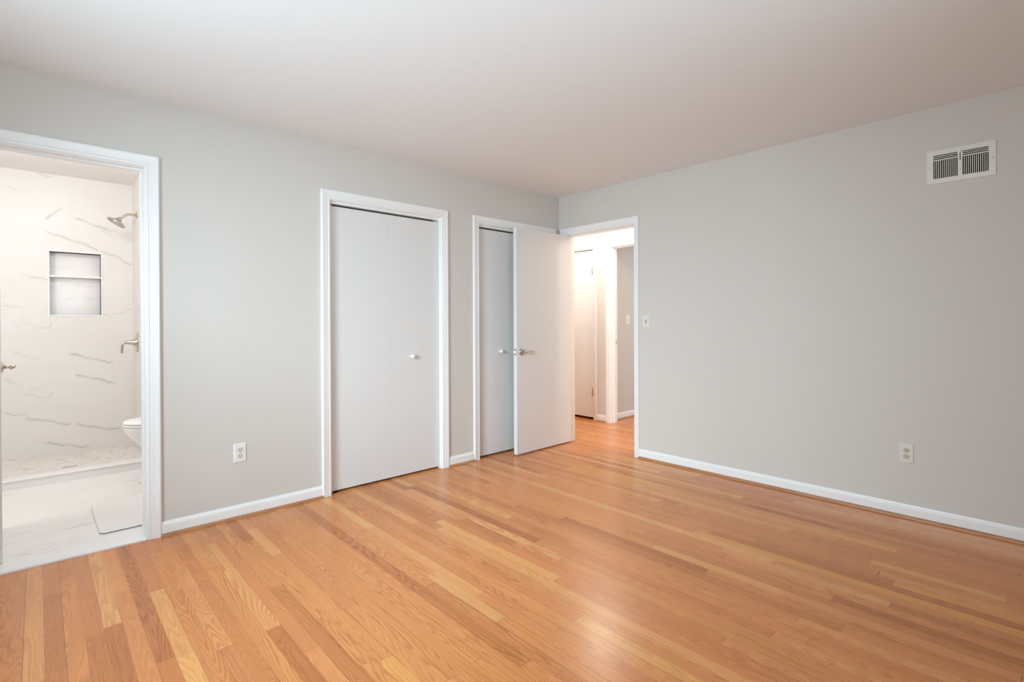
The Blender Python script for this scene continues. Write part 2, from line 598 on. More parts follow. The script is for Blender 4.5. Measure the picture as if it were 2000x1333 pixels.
def jamb(a0, a1, zt, d0, d1, place, th=.018, stop=None, z0=0.0):
    """Three jamb boards lining an opening; d runs through the wall. stop: (d0, d1) of the door stop strip."""
    mb = MB()

    def bx(p0, p1, q0, q1, z0, z1):
        c = [place(a, d, z) for a in (p0, p1) for d in (q0, q1) for z in (z0, z1)]
        mb.box(min(p[0] for p in c), max(p[0] for p in c), min(p[1] for p in c), max(p[1] for p in c), min(p[2] for p in c), max(p[2] for p in c))

    bx(a0 - th, a0, d0, d1, z0, zt + th)
    bx(a1, a1 + th, d0, d1, z0, zt + th)
    bx(a0, a1, d0, d1, zt, zt + th)
    sb = MB()
    if stop:
        mb2, mb = mb, sb
        bx(a0, a0 + .011, stop[0], stop[1], z0, zt)
        bx(a1 - .011, a1, stop[0], stop[1], z0, zt)
        bx(a0 + .011, a1 - .011, stop[0], stop[1], zt - .011, zt)
        mb = mb2
    return mb, sb


H = 2.44
WT = 0.115      # wall thickness
XS = -4.75      # side (window) wall face
YB = -4.10      # back wall face

# ---------------------------------------------------------------- setting: floor, ceiling, walls
fl = MB()
fl.box(XS, 3.6, YB, 0.0, -.05, 0.0)
fl.box(-2.62, 3.6, 0.0, 2.4, -.05, 0.0)
struct(fl.build('floor', M['oak']), 'narrow strip oak floor with a warm honey finish', 'floor')
ce = MB()
ce.box(XS, 3.6, YB, 0.0, H, H + .06)
ce.box(-2.62, 3.6, 0.0, 2.4, H, H + .06)
struct(ce.build('ceiling', M['ceiling']), 'smooth white ceiling over the bedroom', 'ceiling')

BATH = (-4.02, -3.415)
CL1 = (-2.365, -1.445)
CL2 = (-1.042, -.130)
HEAD1, HEAD2, HEAD3, HEAD4 = 2.053, 2.042, 2.046, 2.048
wl = holed_slab('x', XS, 0.0, 0.0, H, 0.0, WT, [
    (BATH[0] - .02, BATH[1] + .02, -1, HEAD1 + .02), (CL1[0] - .02, CL1[1] + .02, -1, HEAD2 + .02), (CL2[0] - .02, CL2[1] + .02, -1, HEAD3 + .02)])
struct(wl.build('wall_left', M['wall']), 'light grey wall with the bathroom opening and both closets', 'wall')
RD = (-.877, -.100)     # bedroom door opening (y)
VENT = (-3.047, 2.087)  # vent centre (y, z)
wr = holed_slab('y', YB, 2.4, 0.0, H, 0.0, WT, [
    (RD[0] - .02, RD[1] + .02, -1, HEAD4 + .02), (VENT[0] - .118, VENT[0] + .118, VENT[1] - .068, VENT[1] + .068)])
struct(wr.build('wall_right', M['wall']), 'light grey wall with the open bedroom door and the air vent', 'wall')
ws = holed_slab('y', YB, 2.6, 0.0, H + .06, XS - WT, XS, [(-2.70, -1.00, .80, 2.10)])
struct(ws.build('wall_side', M['wall']), 'light grey outside wall with a window, left of the view', 'wall')
wb = holed_slab('x', XS - WT, 0.0 + WT, 0.0, H, YB - WT, YB, [(-3.85, -2.15, .80, 2.10)])
struct(wb.build('wall_back', M['wall']), 'light grey outside wall with a window, behind the viewer', 'wall')


def window(n, axis, a0, a1, z0, z1, t0, t1, label):
    mb = MB()

    def bx(p0, p1, q0, q1, r0=t0 + .03, r1=t1 - .03):
        if axis == 'x':
            mb.box(p0, p1, r0, r1, q0, q1)
        else:
            mb.box(r0, r1, p0, p1, q0, q1)
    bx(a0, a0 + .05, z0, z1); bx(a1 - .05, a1, z0, z1); bx(a0 + .05, a1 - .05, z0, z0 + .05); bx(a0 + .05, a1 - .05, z1 - .05, z1)
    bx((a0 + a1) / 2 - .03, (a0 + a1) / 2 + .03, z0 + .05, z1 - .05)
    struct(mb.build('window_%d' % n, M['trim']), label, 'window')


window(1, 'y', -2.70, -1.00, .80, 2.10, XS - WT, XS, 'white framed window in the side wall')
window(2, 'x', -3.85, -2.15, .80, 2.10, YB - WT, YB, 'white framed window in the back wall')

# closet shells behind the folding doors (near-black colour stands in for shade)
cs = MB()
cs.box(-2.62, 0.0, .70, .78, 0, H)
cs.box(-1.26, -1.20, WT, .70, 0, H)
struct(cs.build('wall_closet', M['dark']), 'back wall of the closets, coloured near-black for the shade inside', 'wall')

# ---------------------------------------------------------------- bathroom shell
BZ = 2.475
YW = 2.45           # shower back wall face
XR = -3.20          # shower side wall face
CURB0, CURB1, CURBZ = 1.650, 1.745, .080
bf = MB()
bf.box(XS, -2.62, .09, CURB0, -.05, .010)
struct(bf.build('bathroom_floor', M['marblefloor']), 'white marble tile floor of the bathroom', 'floor')
bc = MB()
bc.box(XS, -2.62, 0.0, YW + .02, BZ, BZ + .06)
struct(bc.build('bathroom_ceiling', M['bath']), 'white ceiling over bathroom and shower', 'ceiling')
wbr = MB().box(-2.62, -2.50, WT, CURB1 + .03, 0, BZ)
struct(wbr.build('wall_bathroom_right', M['bath']), 'white bathroom wall behind the toilet tank', 'wall')
wsh = MB().box(XR, -2.50, CURB1 + .03, YW + .02, 0, BZ)
struct(wsh.build('wall_shower_right', M['marbleside']), 'marble tiled shower wall that carries the shower head', 'wall')
NI = (-3.772, -3.430, 1.271, 1.815)   # niche opening
wbk = holed_slab('x', XS, XR, 0.0, BZ, YW + .004, YW + .12, [(NI[0], NI[1], NI[2], NI[3])])
nichew = wbk.box(NI[0] - .02, NI[1] + .02, YW + .105, YW + .125, NI[2] - .02, NI[3] + .02)
struct(wbk.build('wall_shower_back', M['bath']), 'wall behind the shower tiles', 'wall')

# shower back tiles: fine grid so that the marble veins are part of the surface
VEINS = [
    (0.5, [(-3.844, 2.467), (-3.818, 2.460), (-3.753, 2.458)]),
    (0.5, [(-4.016, 2.315), (-3.981, 2.312)]),
    (0.7, [(-3.692, 2.190), (-3.722, 2.168), (-3.765, 2.122), (-3.788, 2.084)]),
    (1.0, [(-3.592, 2.117), (-3.551, 2.104), (-3.503, 2.087), (-3.443, 2.064), (-3.358, 2.039)]),
    (0.4, [(-3.420, 2.039), (-3.333, 1.978)]),
    (1.0, [(-3.790, 1.983), (-3.710, 1.953), (-3.644, 1.929), (-3.586, 1.913), (-3.522, 1.888), (-3.457, 1.858)]),
    (0.8, [(-3.421, 1.852), (-3.360, 1.818), (-3.297, 1.800), (-3.265, 1.767), (-3.214, 1.742)]),
    (0.6, [(-3.939, 1.604), (-3.877, 1.590), (-3.823, 1.580), (-3.785, 1.565)]),
    (0.6, [(-4.047, 1.350), (-4.002, 1.334), (-3.956, 1.331)]),
    (0.6, [(-3.412, 1.284), (-3.363, 1.262)]),
    (0.5, [(-3.344, 1.275), (-3.216, 1.323)]),
    (0.4, [(-3.993, 1.214), (-3.967, 1.171)]),
    (0.4, [(-3.920, 1.199), (-3.848, 1.164), (-3.771, 1.151), (-3.761, 1.207)]),
    (0.4, [(-3.989, 0.958), (-3.925, 0.923), (-3.853, 0.896)]),
    (1.0, [(-3.643, 0.929), (-3.562, 0.909), (-3.495, 0.877), (-3.413, 0.858), (-3.354, 0.834)]),
    (1.0, [(-3.600, 0.738), (-3.538, 0.721), (-3.457, 0.697), (-3.387, 0.669), (-3.344, 0.653)]),
    (0.5, [(-4.044, 0.744), (-4.008, 0.710), (-3.963, 0.689)]),
    (0.3, [(-3.892, 0.645), (-3.757, 0.688)]),
    (0.4, [(-3.927, 0.604), (-3.782, 0.556), (-3.760, 0.596)]),
    (0.6, [(-4.046, 0.463), (-3.998, 0.442), (-3.916, 0.432)]),
    (1.0, [(-3.922, 0.403), (-3.893, 0.382), (-3.856, 0.387), (-3.796, 0.368), (-3.733, 0.340), (-3.657, 0.318)]),
    (1.0, [(-3.596, 0.307), (-3.513, 0.280), (-3.459, 0.258), (-3.376, 0.233), (-3.306, 0.227)]),
    (1.0, [(-3.797, 0.176), (-3.722, 0.152), (-3.658, 0.133), (-3.593, 0.111), (-3.528, 0.102)]),
    (0.6, [(-4.048, 0.082), (-3.966, 0.064)]),
    (0.5, [(-4.50, 1.90), (-4.38, 1.87), (-4.22, 1.80)]),
    (0.6, [(-4.62, 1.02), (-4.45, 0.97), (-4.30, 0.90), (-4.16, 0.88)]),
]


def tile_sheet():
    xs = [XS + .05 * i for i in range(13)]
    xs = [x for x in xs if x < -4.12] + [-4.12 + i * .0065 for i in range(int((XR + 4.12) / .0065) + 1)] + [XR]
    xs = sorted(set([round(v, 5) for v in xs] + [NI[0], NI[1]]))
    zs = sorted(set([round(i * .0065, 5) for i in range(int(BZ / .0065) + 1)] + [round(BZ, 5), NI[2], NI[3]]))
    nx, nz = len(xs), len(zs)
    rnd = random.Random(3)
    phs = [(rnd.uniform(0, 6), rnd.uniform(0, 6), rnd.uniform(0, 6)) for _ in VEINS]
    val = [0.0] * (nx * nz)
    for (st, pl), ph in zip(VEINS, phs):
        for (ax, az), (bx_, bz_) in zip(pl[:-1], pl[1:]):
            pad = .03
            i0 = [i for i, x in enumerate(xs) if min(ax, bx_) - pad <= x <= max(ax, bx_) + pad]
            k0 = [k for k, z in enumerate(zs) if min(az, bz_) - pad <= z <= max(az, bz_) + pad]
            dx, dz = bx_ - ax, bz_ - az
            L2 = dx * dx + dz * dz
            for i in i0:
                for k in k0:
                    x, z = xs[i], zs[k]
                    zz = z + .004 * math.sin(x * 45 + ph[0]) + .0022 * math.sin(x * 130 + ph[1])
                    t = max(0, min(1, ((x - ax) * dx + (zz - az) * dz) / L2))
                    d = math.hypot(x - ax - t * dx, zz - az - t * dz)
                    wdt = .0042 + .0016 * math.sin(x * 30 + ph[2])
                    e = st * (math.exp(-(d / wdt) ** 2) + .22 * math.exp(-(d / .016) ** 2))
                    j = i * nz + k
                    val[j] = min(1.0, max(val[j], e))
    verts = [(x, YW, z) for x in xs for z in zs]
    faces = []
    for i in range(nx - 1):
        for k in range(nz - 1):
            if NI[0] - 1e-6 <= xs[i] < NI[1] - 1e-6 and NI[2] - 1e-6 <= zs[k] < NI[3] - 1e-6:
                continue
            faces.append((i * nz + k, (i + 1) * nz + k, (i + 1) * nz + k + 1, i * nz + k + 1))
    me = bpy.data.meshes.new('wall_shower_tiles')
    me.from_pydata(verts, [], faces)
    at = me.attributes.new('vein', 'FLOAT', 'POINT')
    at.data.foreach_set('value', val)
    me.materials.append(M['marblewall'])
    o = bpy.data.objects.new('wall_shower_tiles', me)
    COL.objects.link(o)
    return struct(o, 'white marble tiles with grey veins on the shower back wall', 'wall tiles')


tile_sheet()

# niche lining, shelf and raised edge
nl = MB()
d0, d1 = YW, YW + .082
nl.box(NI[0] - .001, NI[1] + .001, d1 - .006, d1, NI[2], NI[3])
nl.box(NI[0] - .006, NI[0], d0, d1, NI[2], NI[3]); nl.box(NI[1], NI[1] + .006, d0, d1, NI[2], NI[3])
nl.box(NI[0], NI[1], d0, d1, NI[2] - .006, NI[2]); nl.box(NI[0], NI[1], d0, d1, NI[3], NI[3] + .006)
niche = struct(nl.build('trim_6', M['marblelining']), 'marble lined niche set in the shower back wall', 'niche')
nf = MB()
e = .013
for bxs in ((NI[0] - e, NI[0], NI[2] - e, NI[3] + e), (NI[1], NI[1] + e, NI[2] - e, NI[3] + e), (NI[0], NI[1], NI[2] - e, NI[2]), (NI[0], NI[1], NI[3], NI[3] + e)):
    nf.box(bxs[0], bxs[1], YW - .006, YW + .01, bxs[2], bxs[3])
nf.build('edge_trim', M['marbletrim'], niche, .003)
MB().box(NI[0], NI[1], YW - .002, YW + .078, 1.597, 1.613).build('niche_shelf', M['marbletrim'], niche, .003)

# shower pan, curb, drain, threshold
struct(MB().box(XS, XR, CURB1, YW, -.05, .066).build('shower_pan_floor', M['mosaic']), 'pinkish mosaic floor of the shower', 'floor')
cb = MB().box(XS, XR + .0, CURB0, CURB1, -.05, CURBZ - .014)
cu = struct(cb.build('shower_kerb', M['marblefloor']), 'low marble curb in front of the shower', 'curb')
MB().box(XS, XR, CURB0 - .008, CURB1 + .006, CURBZ - .014, CURBZ).build('cap_stone', M['marbletrim'], cu, .005, 3)
dr = thing('shower_drain', 'narrow dark metal drain in the shower floor', 'drain', (-3.667, 1.880, .066))
MB().box(-3.714, -3.620, 1.874, 1.886, .0655, .068).build('drain_frame', M['steel'], dr, .0006)
MB().box(-3.711, -3.623, 1.876, 1.884, .0675, .0685).build('drain_slot', M['slot'], dr)
th = MB()
ths = [(-.010, 0), (-.010, .006), (-.006, .010), (.002, .0125), (.05, .013), (.112, .013), (.118, .010), (.118, 0)]
th.loft([[(x, yy, zz) for yy, zz in ths] for x in (BATH[0], BATH[1])], True, True, False)
struct(th.build('trim_7', M['marbletrim']), 'rounded white marble threshold of the bathroom', 'threshold')

# ---------------------------------------------------------------- hall and far room shell
HX = 1.07
wh = holed_slab('y', -2.6, 2.4, 0.0, H, HX, HX + .12, [(.41 - .018, 1.17 + .018, -1, 2.066 + .018), (-.63 - .018, .147 + .018, -1, 2.064 + .018)])
struct(wh.build('wall_hall', M['hall']), 'cream lit hall wall seen through the bedroom doorway', 'wall')
we = MB()
we.box(0.0 + WT, HX, 2.4, 2.52, 0, H); we.box(0.0 + WT, HX, -2.72, -2.6, 0, H)
struct(we.build('wall_hall_ends', M['hall']), 'end walls of the hall', 'wall')
wf = MB()
wf.box(HX + .12, 3.6, .225, .345, 0, H)
struct(wf.build('wall_far', M['wall']), 'pale grey wall of the room across the hall', 'wall')
wf2 = MB()
wf2.box(3.6, 3.72, -2.72, .345, 0, H); wf2.box(HX + .12, 3.6, -2.72, -2.6, 0, H)
struct(wf2.build('wall_far_side', M['wall']), 'other walls of the room across the hall', 'wall')
hc = MB()
hc.box(1.75, 1.83, .345, 1.5, 0, H); hc.box(HX + .12, 1.75, 1.42, 1.5, 0, H)
struct(hc.build('wall_hall_closet', M['dark']), 'inside walls of the hall closet, shade put into their colour', 'wall')


# ---------------------------------------------------------------- door casings and jambs
def pL(a, t, z): return (a, -t, z)         # on the left wall, t off the wall into the room
def pLd(a, d, z): return (a, d, z)
def pR(a, t, z): return (-t, a, z)         # on the right wall
def pRd(a, d, z): return (d, a, z)
def pH(a, t, z): return (HX - t, a, z)     # on the hall wall, facing the bedroom
def pHd(a, d, z): return (HX + d, a, z)


def trim_set(n, label, a0, a1, head, face, depth, d0, d1, stop=None, rev=.005, z0=0.0, **kw):
    cs_ = casing(a0 - rev, a1 + rev, head + rev, face, **kw)
    o = struct(cs_.build('trim_%d' % n, M['trim']), label, 'door casing')
    jb, sb = jamb(a0, a1, head, d0, d1, depth, stop=stop, z0=z0)
    jb.build('jamb', M['trim'], o)
    if stop:
        sb.build('door_stop', M['trim'], o)
    return o


trim_set(1, 'white fluted casing around the bathroom opening', BATH[0], BATH[1], HEAD1, pL, pLd, 0.0, WT, (.045, .078))
trim_set(2, 'white fluted casing around the wider closet door', CL1[0], CL1[1], HEAD2, pL, pLd, 0.0, WT)
trim_set(3, 'white casing around the closet door behind the open door', CL2[0], CL2[1], HEAD3, pL, pLd, 0.0, WT)
t4 = trim_set(4, 'white casing around the open bedroom doorway', RD[0], RD[1], HEAD4, pR, pRd, 0.0, WT, (.044, .078), wl=.049, wr=.070, wt=.063)
trim_set(5, 'cream casing around the hall closet door', .41, 1.17, 2.066, pH, pHd, 0.0, .12, wl=.050, wr=.050)
t8 = trim_set(8, 'white casing around the doorway across the hall', -.63, .147, 2.064, pH, pHd, 0.0, .12, (.045, .080), wl=.062, wr=.062)
# strike plates
def strike(parent, x, y, z, sgn, name='strike_plate'):
    o = MB().box(x - .012, x + .012, y, y + sgn * .0015, z - .028, z + .028).build(name, M['steel'], parent)
    MB().box(x - .006, x + .006, y + sgn * .001, y + sgn * .0022, z - .012, z + .012).build('latch_hole', M['slot'], o)
strike(t8, 1.164, .147, .945, -1)
strike(t4, .020, -.877, .925, 1)

# casings' plinth-free baseboards: profile swept along straight runs
BASE = [(0, 0), (.013, 0), (.013, .058), (.0115, .066), (.0075, .073), (.0055, .0785), (.004, .0798), (0, .0798)]
SHOE = [(.013, 0), (.029, 0), (.0282, .005), (.0262, .0095), (.0225, .0135), (.018, .0155), (.013, .016)]


def run(prof, a0, a1, place):
    return MB().loft([[place(a, t, z) for t, z in prof] for a in (a0, a1)], True, True, False)


def baseboard(name, label, a0, a1, place, shoe=True):
    o = struct(run(BASE, a0, a1, place).build(name, M['trim']), label, 'baseboard')
    if shoe:
        tag(run(SHOE, a0, a1, place).build('shoe_molding', M['oaktrim'], o), 'oak shoe molding')
    return o


baseboard('baseboard_left', 'white baseboard between the bathroom opening and the wider closet', BATH[1] + .0675, CL1[0] - .0675, pL)
baseboard('baseboard_left', 'short white baseboard between the two closet doors', CL1[1] + .0675, CL2[0] - .0675, pL)
baseboard('baseboard_right', 'long white baseboard along the right wall', YB, RD[0] - .054, pR)
baseboard('baseboard_side', 'white baseboard under the side window', YB, 0.0, lambda a, t, z: (XS + t, a, z))
baseboard('baseboard_back', 'white baseboard under the back window', XS, 0.0, lambda a, t, z: (a, YB + t, z))
baseboard('baseboard_hall', 'short cream baseboard between the hall closet and the far doorway', .147 + .067, .41 - .055, pH)
baseboard('baseboard_far', 'white baseboard of the room across the hall', HX + .12, 3.6, lambda a, t, z: (a, .225 - t, z))


# ---------------------------------------------------------------- folding closet doors
def knob(parent, x, y, z):
    return MB().lathe((x, y, z), (0, -1, 0), [(0, .009), (.004, .0095), (.010, .0075), (.016, .012), (.021, .0162), (.027, .0172), (.032, .0155), (.036, .010), (.0375, .003)], 24).build('knob', M['trim'], parent)


def bifold(n, label, a0, a1, head, knob_x, bracket_left):
    ztop, zbot, y0, th_ = head - .032, .014, .030, .030
    root = thing('door_%d' % n, label, 'closet door', ((a0 + a1) / 2, y0, zbot), kind='structure')
    mid = (a0 + a1) / 2
    pl = MB().box(a0 + .004, mid - .0002, y0, y0 + th_, zbot, ztop).build('door_panel', M['door'], root, .0006)
    pr = MB().box(mid + .0002, a1 - .004, y0, y0 + th_, zbot, ztop).build('door_panel', M['door'], root, .0006)
    knob(pl if knob_x < mid else pr, knob_x, y0, .927)
    MB().box(a0, a1, y0 - .010, y0 + .040, head - .017, head).build('track', M['trim'], root)
    for px in (a0 + .022, a1 - .030):
        MB().lathe((px, y0 + .012, ztop - .001), (0, 0, 1), [(0, .004), (.013, .004)], 12).build('pivot_pin', M['whiteplastic'], root)
    bx0 = a0 if bracket_left else a1 - .060
    br = MB().box(bx0 + .002, bx0 + .060, y0 - .016, y0 + .024, 0.0, .003)
    side = bx0 + .002 if bracket_left else bx0 + .057
    br.box(side, side + .003, y0 - .016, y0 + .024, .003, .012)
    br.box(bx0 + .012, bx0 + .020, y0 + .004, y0 + .012, .003, .013)
    br.build('pivot_bracket', M['steel'], root)
    return root


bifold(1, 'wide white flush folding closet door with round white knob', CL1[0], CL1[1], HEAD2, -1.705, True)
bifold(2, 'white folding closet door half hidden behind the open door', CL2[0], CL2[1], HEAD3, -.775, False)


# ---------------------------------------------------------------- lever handle
def lever(parent, base, normal, along, mat, name='lever_handle'):
    """Wavy lever on a round rosette. base: point on the door face; normal: out of the face; along: the way the lever points."""
    n, a, z = Vector(normal).normalized(), Vector(along).normalized(), Vector((0, 0, 1))
    b0 = Vector(base)
    rs = MB().lathe(b0, n, [(0, .0325), (.004, .0325), (.008, .030), (.011, .022), (.013, .014)], 36)
    o = rs.build(name, mat, parent)
    MB().lathe(b0 + n * .010, n, [(0, .0115), (.018, .0105), (.034, .0105), (.044, .012), (.049, .010), (.051, .004)], 20).build('neck', mat, o)
    pts, rad = [], []
    for i in range(15):
        t = i / 14
        pts.append(b0 + n * (.047 - .010 * math.sin(math.pi * t) * .6) + a * (-.004 + .112 * t) + z * (.0085 * math.sin(2 * math.pi * (.95 * t + .5))))
        rad.append(.0092 - .0042 * t if t < .93 else .0045)
    MB().tube(pts, rad, 14).build('lever', mat, o)
    return o


# bedroom door, swung open in front of the second closet
dd = thing('door_3', 'white flush bedroom door standing open, with a nickel lever', 'door', (-.003, -.100, .012), kind='structure')
ang = math.atan2(.0100, .737)
dirx = Vector((-math.cos(ang), -math.sin(ang), 0))     # from hinge to free edge
nrm = Vector((math.sin(ang), -math.cos(ang), 0))       # out of the face seen
hp = Vector((.010, -.1015, 0))
DT, DW, Z0, Z1 = .041, .749, .012, 2.036


def dpt(s, t, z):
    p = hp + dirx * s + nrm * t
    return (p.x, p.y, z)


db = MB()
c8 = [dpt(s, t, z) for z in (Z0, Z1) for s, t in ((0, 0), (DW, 0), (DW, DT), (0, DT))]
db.add(c8, [(3, 2, 1, 0), (4, 5, 6, 7), (0, 1, 5, 4), (1, 2, 6, 5), (2, 3, 7, 6), (3, 0, 4, 7)])
db.build('door_slab', M['door'], dd, .0015)
lever(dd, dpt(DW - .062, DT, .925), nrm, -dirx, M['steel'])
lever(dd, dpt(DW - .062, 0, .925), -nrm, -dirx, M['steel'])
lp = MB()
for s0, s1, t0, t1, za, zb in ((DW, DW + .0012, DT / 2 - .0125, DT / 2 + .0125, .896, .954),):
    lp.add([dpt(s, t, z) for z in (za, zb) for s, t in ((s0, t0), (s1, t0), (s1, t1), (s0, t1))], [(3, 2, 1, 0), (4, 5, 6, 7), (0, 1, 5, 4), (1, 2, 6, 5), (2, 3, 7, 6), (3, 0, 4, 7)])
lpo = lp.build('latch_plate', M['steel'], dd)
lb = MB()
lb.add([dpt(s, t, z) for z in (.914, .936) for s, t in ((DW + .001, DT / 2 - .006), (DW + .012, DT / 2 - .006), (DW + .003, DT / 2 + .006), (DW + .001, DT / 2 + .006))],
       [(3, 2, 1, 0), (4, 5, 6, 7), (0, 1, 5, 4), (1, 2, 6, 5), (2, 3, 7, 6), (3, 0, 4, 7)])
lb.build('latch_bolt', M['steel'], lpo)
for hz in (.25, 1.02, 1.80):
    MB().lathe((hp.x + .006, hp.y + .004, hz - .045), (0, 0, 1), [(0, .005), (.09, .005)], 12).build('hinge', M['trim'], dd)

# bathroom door, swung into the bathroom against the side; only its edge and lever show
bd = thing('door_4', 'white bathroom door swung inward, its edge at the picture border', 'door', (-4.018, WT + .002, .016), kind='structure')
ang2 = math.radians(2.3)
bdir = Vector((-math.sin(ang2), math.cos(ang2), 0))
bn = Vector((math.cos(ang2), math.sin(ang2), 0))
bh = Vector((-4.016, WT + .002, 0))


def bpt(s, t, z):
    p = bh + bdir * s + bn * t
    return (p.x, p.y, z)


bb = MB()
bb.add([bpt(s, t, z) for z in (.016, 2.040) for s, t in ((0, 0), (.600, 0), (.600, .035), (0, .035))], [(3, 2, 1, 0), (4, 5, 6, 7), (0, 1, 5, 4), (1, 2, 6, 5), (2, 3, 7, 6), (3, 0, 4, 7)])
bb.build('door_slab', M['trim'], bd, .0015)
lever(bd, bpt(.600 - .060, .035, .950), bn, -bdir, M['nickel'])

# hall closet door
hd = thing('door_5', 'flush hall closet door beyond the open bedroom doorway', 'closet door', (HX + .03, .41, .028), kind='structure')
MB().box(HX + .008, HX + .043, .413, 1.167, .028, 2.056).build('door_slab', M['trim'], hd, .0015)
for z0_, z1_ in ((1.760, 1.869), (.283, .389)):
    hg = MB().lathe((HX + .003, .417, z0_), (0, 0, 1), [(0, .003), (.004, .0055), (z1_ - z0_ - .004, .0055), (z1_ - z0_, .003)], 12)
    hg.box(HX + .005, HX + .0082, .413, .437, z0_ + .004, z1_ - .004)
    hg.build('hinge', M['nickel'], hd)


# ---------------------------------------------------------------- outlets and switches
def rounded_plate(cx, cz, wd, ht, place, t0, t1, r=.004):
    """Bevelled cover plate in wall coordinates."""
    mb = MB()
    rings = []
    for t, ins in ((t0, 0), (t0 + (t1 - t0) * .45, 0), (t1, .0035)):
        ring = []
        hw, hh = wd / 2 - ins, ht / 2 - ins
        for qx, qz, a0 in ((1, 1, 0), (-1, 1, 90), (-1, -1, 180), (1, -1, 270)):
            for k in range(4):
                an = math.radians(a0 + 30 * k)
                ring.append(place(cx + qx * (hw - r) + r * math.cos(an), t, cz + qz * (hh - r) + r * math.sin(an)))
        rings.append(ring)
    return mb.loft(rings, True, True, False)


def outlet(label, cx, cz, place, plate_mat, sock_mat):
    o = thing('wall_outlet', label, 'outlet', place(cx, 0, cz))
    rounded_plate(cx, cz, .0700, .1145, place, 0.0, .0060).build('cover_plate', plate_mat, o)
    for dz in (.0195, -.0195):
        mb = MB()
        ring_o = []
        for t, sc in ((.004, 1.0), (.0072, 1.0), (.0080, .95)):
            ring = []
            for k in range(40):
                an = 2 * math.pi * k / 40
                xx = .0172 * math.cos(an)
                zz = max(-.0135, min(.0135, .0172 * math.sin(an)))
                ring.append(place(cx + xx * sc, t, cz + dz + zz * sc))
            ring_o.append(ring)
        mb.loft(ring_o, False, True, False)
        s = mb.build('receptacle', sock_mat, o)
        sl = MB()
        for sx, hh in ((-.0065, .0042), (.0065, .0034)):
            c = [place(cx + sx + q * .0013, t, cz + dz + .0032 + h * hh) for q in (-1, 1) for t in (.006, .0083) for h in (-1, 1)]
            sl.box(min(p[0] for p in c), max(p[0] for p in c), min(p[1] for p in c), max(p[1] for p in c), min(p[2] for p in c), max(p[2] for p in c))
        nrm_ = Vector(place(0, 1, 0)) - Vector(place(0, 0, 0))
        sl.lathe(Vector(place(cx, .006, cz + dz - .0072)), nrm_, [(0, .0026), (.0023, .0026)], 14)
        sl.build('slots', M['slot'], s)
    nrm_ = Vector(place(0, 1, 0)) - Vector(place(0, 0, 0))
    MB().lathe(Vector(place(cx, .005, cz)), nrm_, [(0, .0034), (.0016, .0034), (.0022, .002)], 14).build('screw', M['steel'], o)
    return o


outlet('white duplex outlet low on the wall between bathroom and closet', -2.943, .397, pL, M['whiteplastic'], M['socketwhite'])
outlet('duplex outlet with ivory sockets, alone low on the right wall', -2.801, .388, pR, M['ivory'], M['socketivory'])


def switch(label, cx, cz, place, mat, tmat):
    o = thing('light_switch', label, 'light switch', place(cx, 0, cz))
    rounded_plate(cx, cz, .0700, .1145, place, 0.0, .0055).build('cover_plate', mat, o)

    def bx(mb, x0, x1, t0, t1, z0, z1):
        c = [place(a, t, z) for a in (x0, x1) for t in (t0, t1) for z in (z0, z1)]
        return mb.box(min(p[0] for p in c), max(p[0] for p in c), min(p[1] for p in c), max(p[1] for p in c), min(p[2] for p in c), max(p[2] for p in c))
    bx(MB(), cx - .0052, cx + .0052, .004, .0061, cz - .0125, cz + .0125).build('toggle_slot', M['damper'], o)
    tg = MB()
    tg.loft([[place(cx + sx * w_, t, cz + z_ + sz * h_) for sx, sz in ((-1, -1), (1, -1), (1, 1), (-1, 1))] for t, z_, w_, h_ in ((.005, .001, .0042, .0062), (.012, .005, .0036, .0045), (.0165, .008, .0030, .0034))], True, True, False)
    tg.build('toggle', tmat, o, .0006)
    n_ = Vector(place(0, 1, 0)) - Vector(place(0, 0, 0))
    for dz in (.030, -.030):
        MB().lathe(Vector(place(cx, .005, cz + dz)), n_, [(0, .0028), (.0012, .0026)], 12).build('screw', mat, o)
    return o


switch('ivory toggle switch beside the bedroom doorway', -1.000, 1.194, pR, M['ivory'], M['toggle'])
switch('white toggle switch in the room across the hall', 1.537, 1.214, lambda a, t, z: (a, .225 - t, z), M['whiteplastic'], M['whiteplastic'])


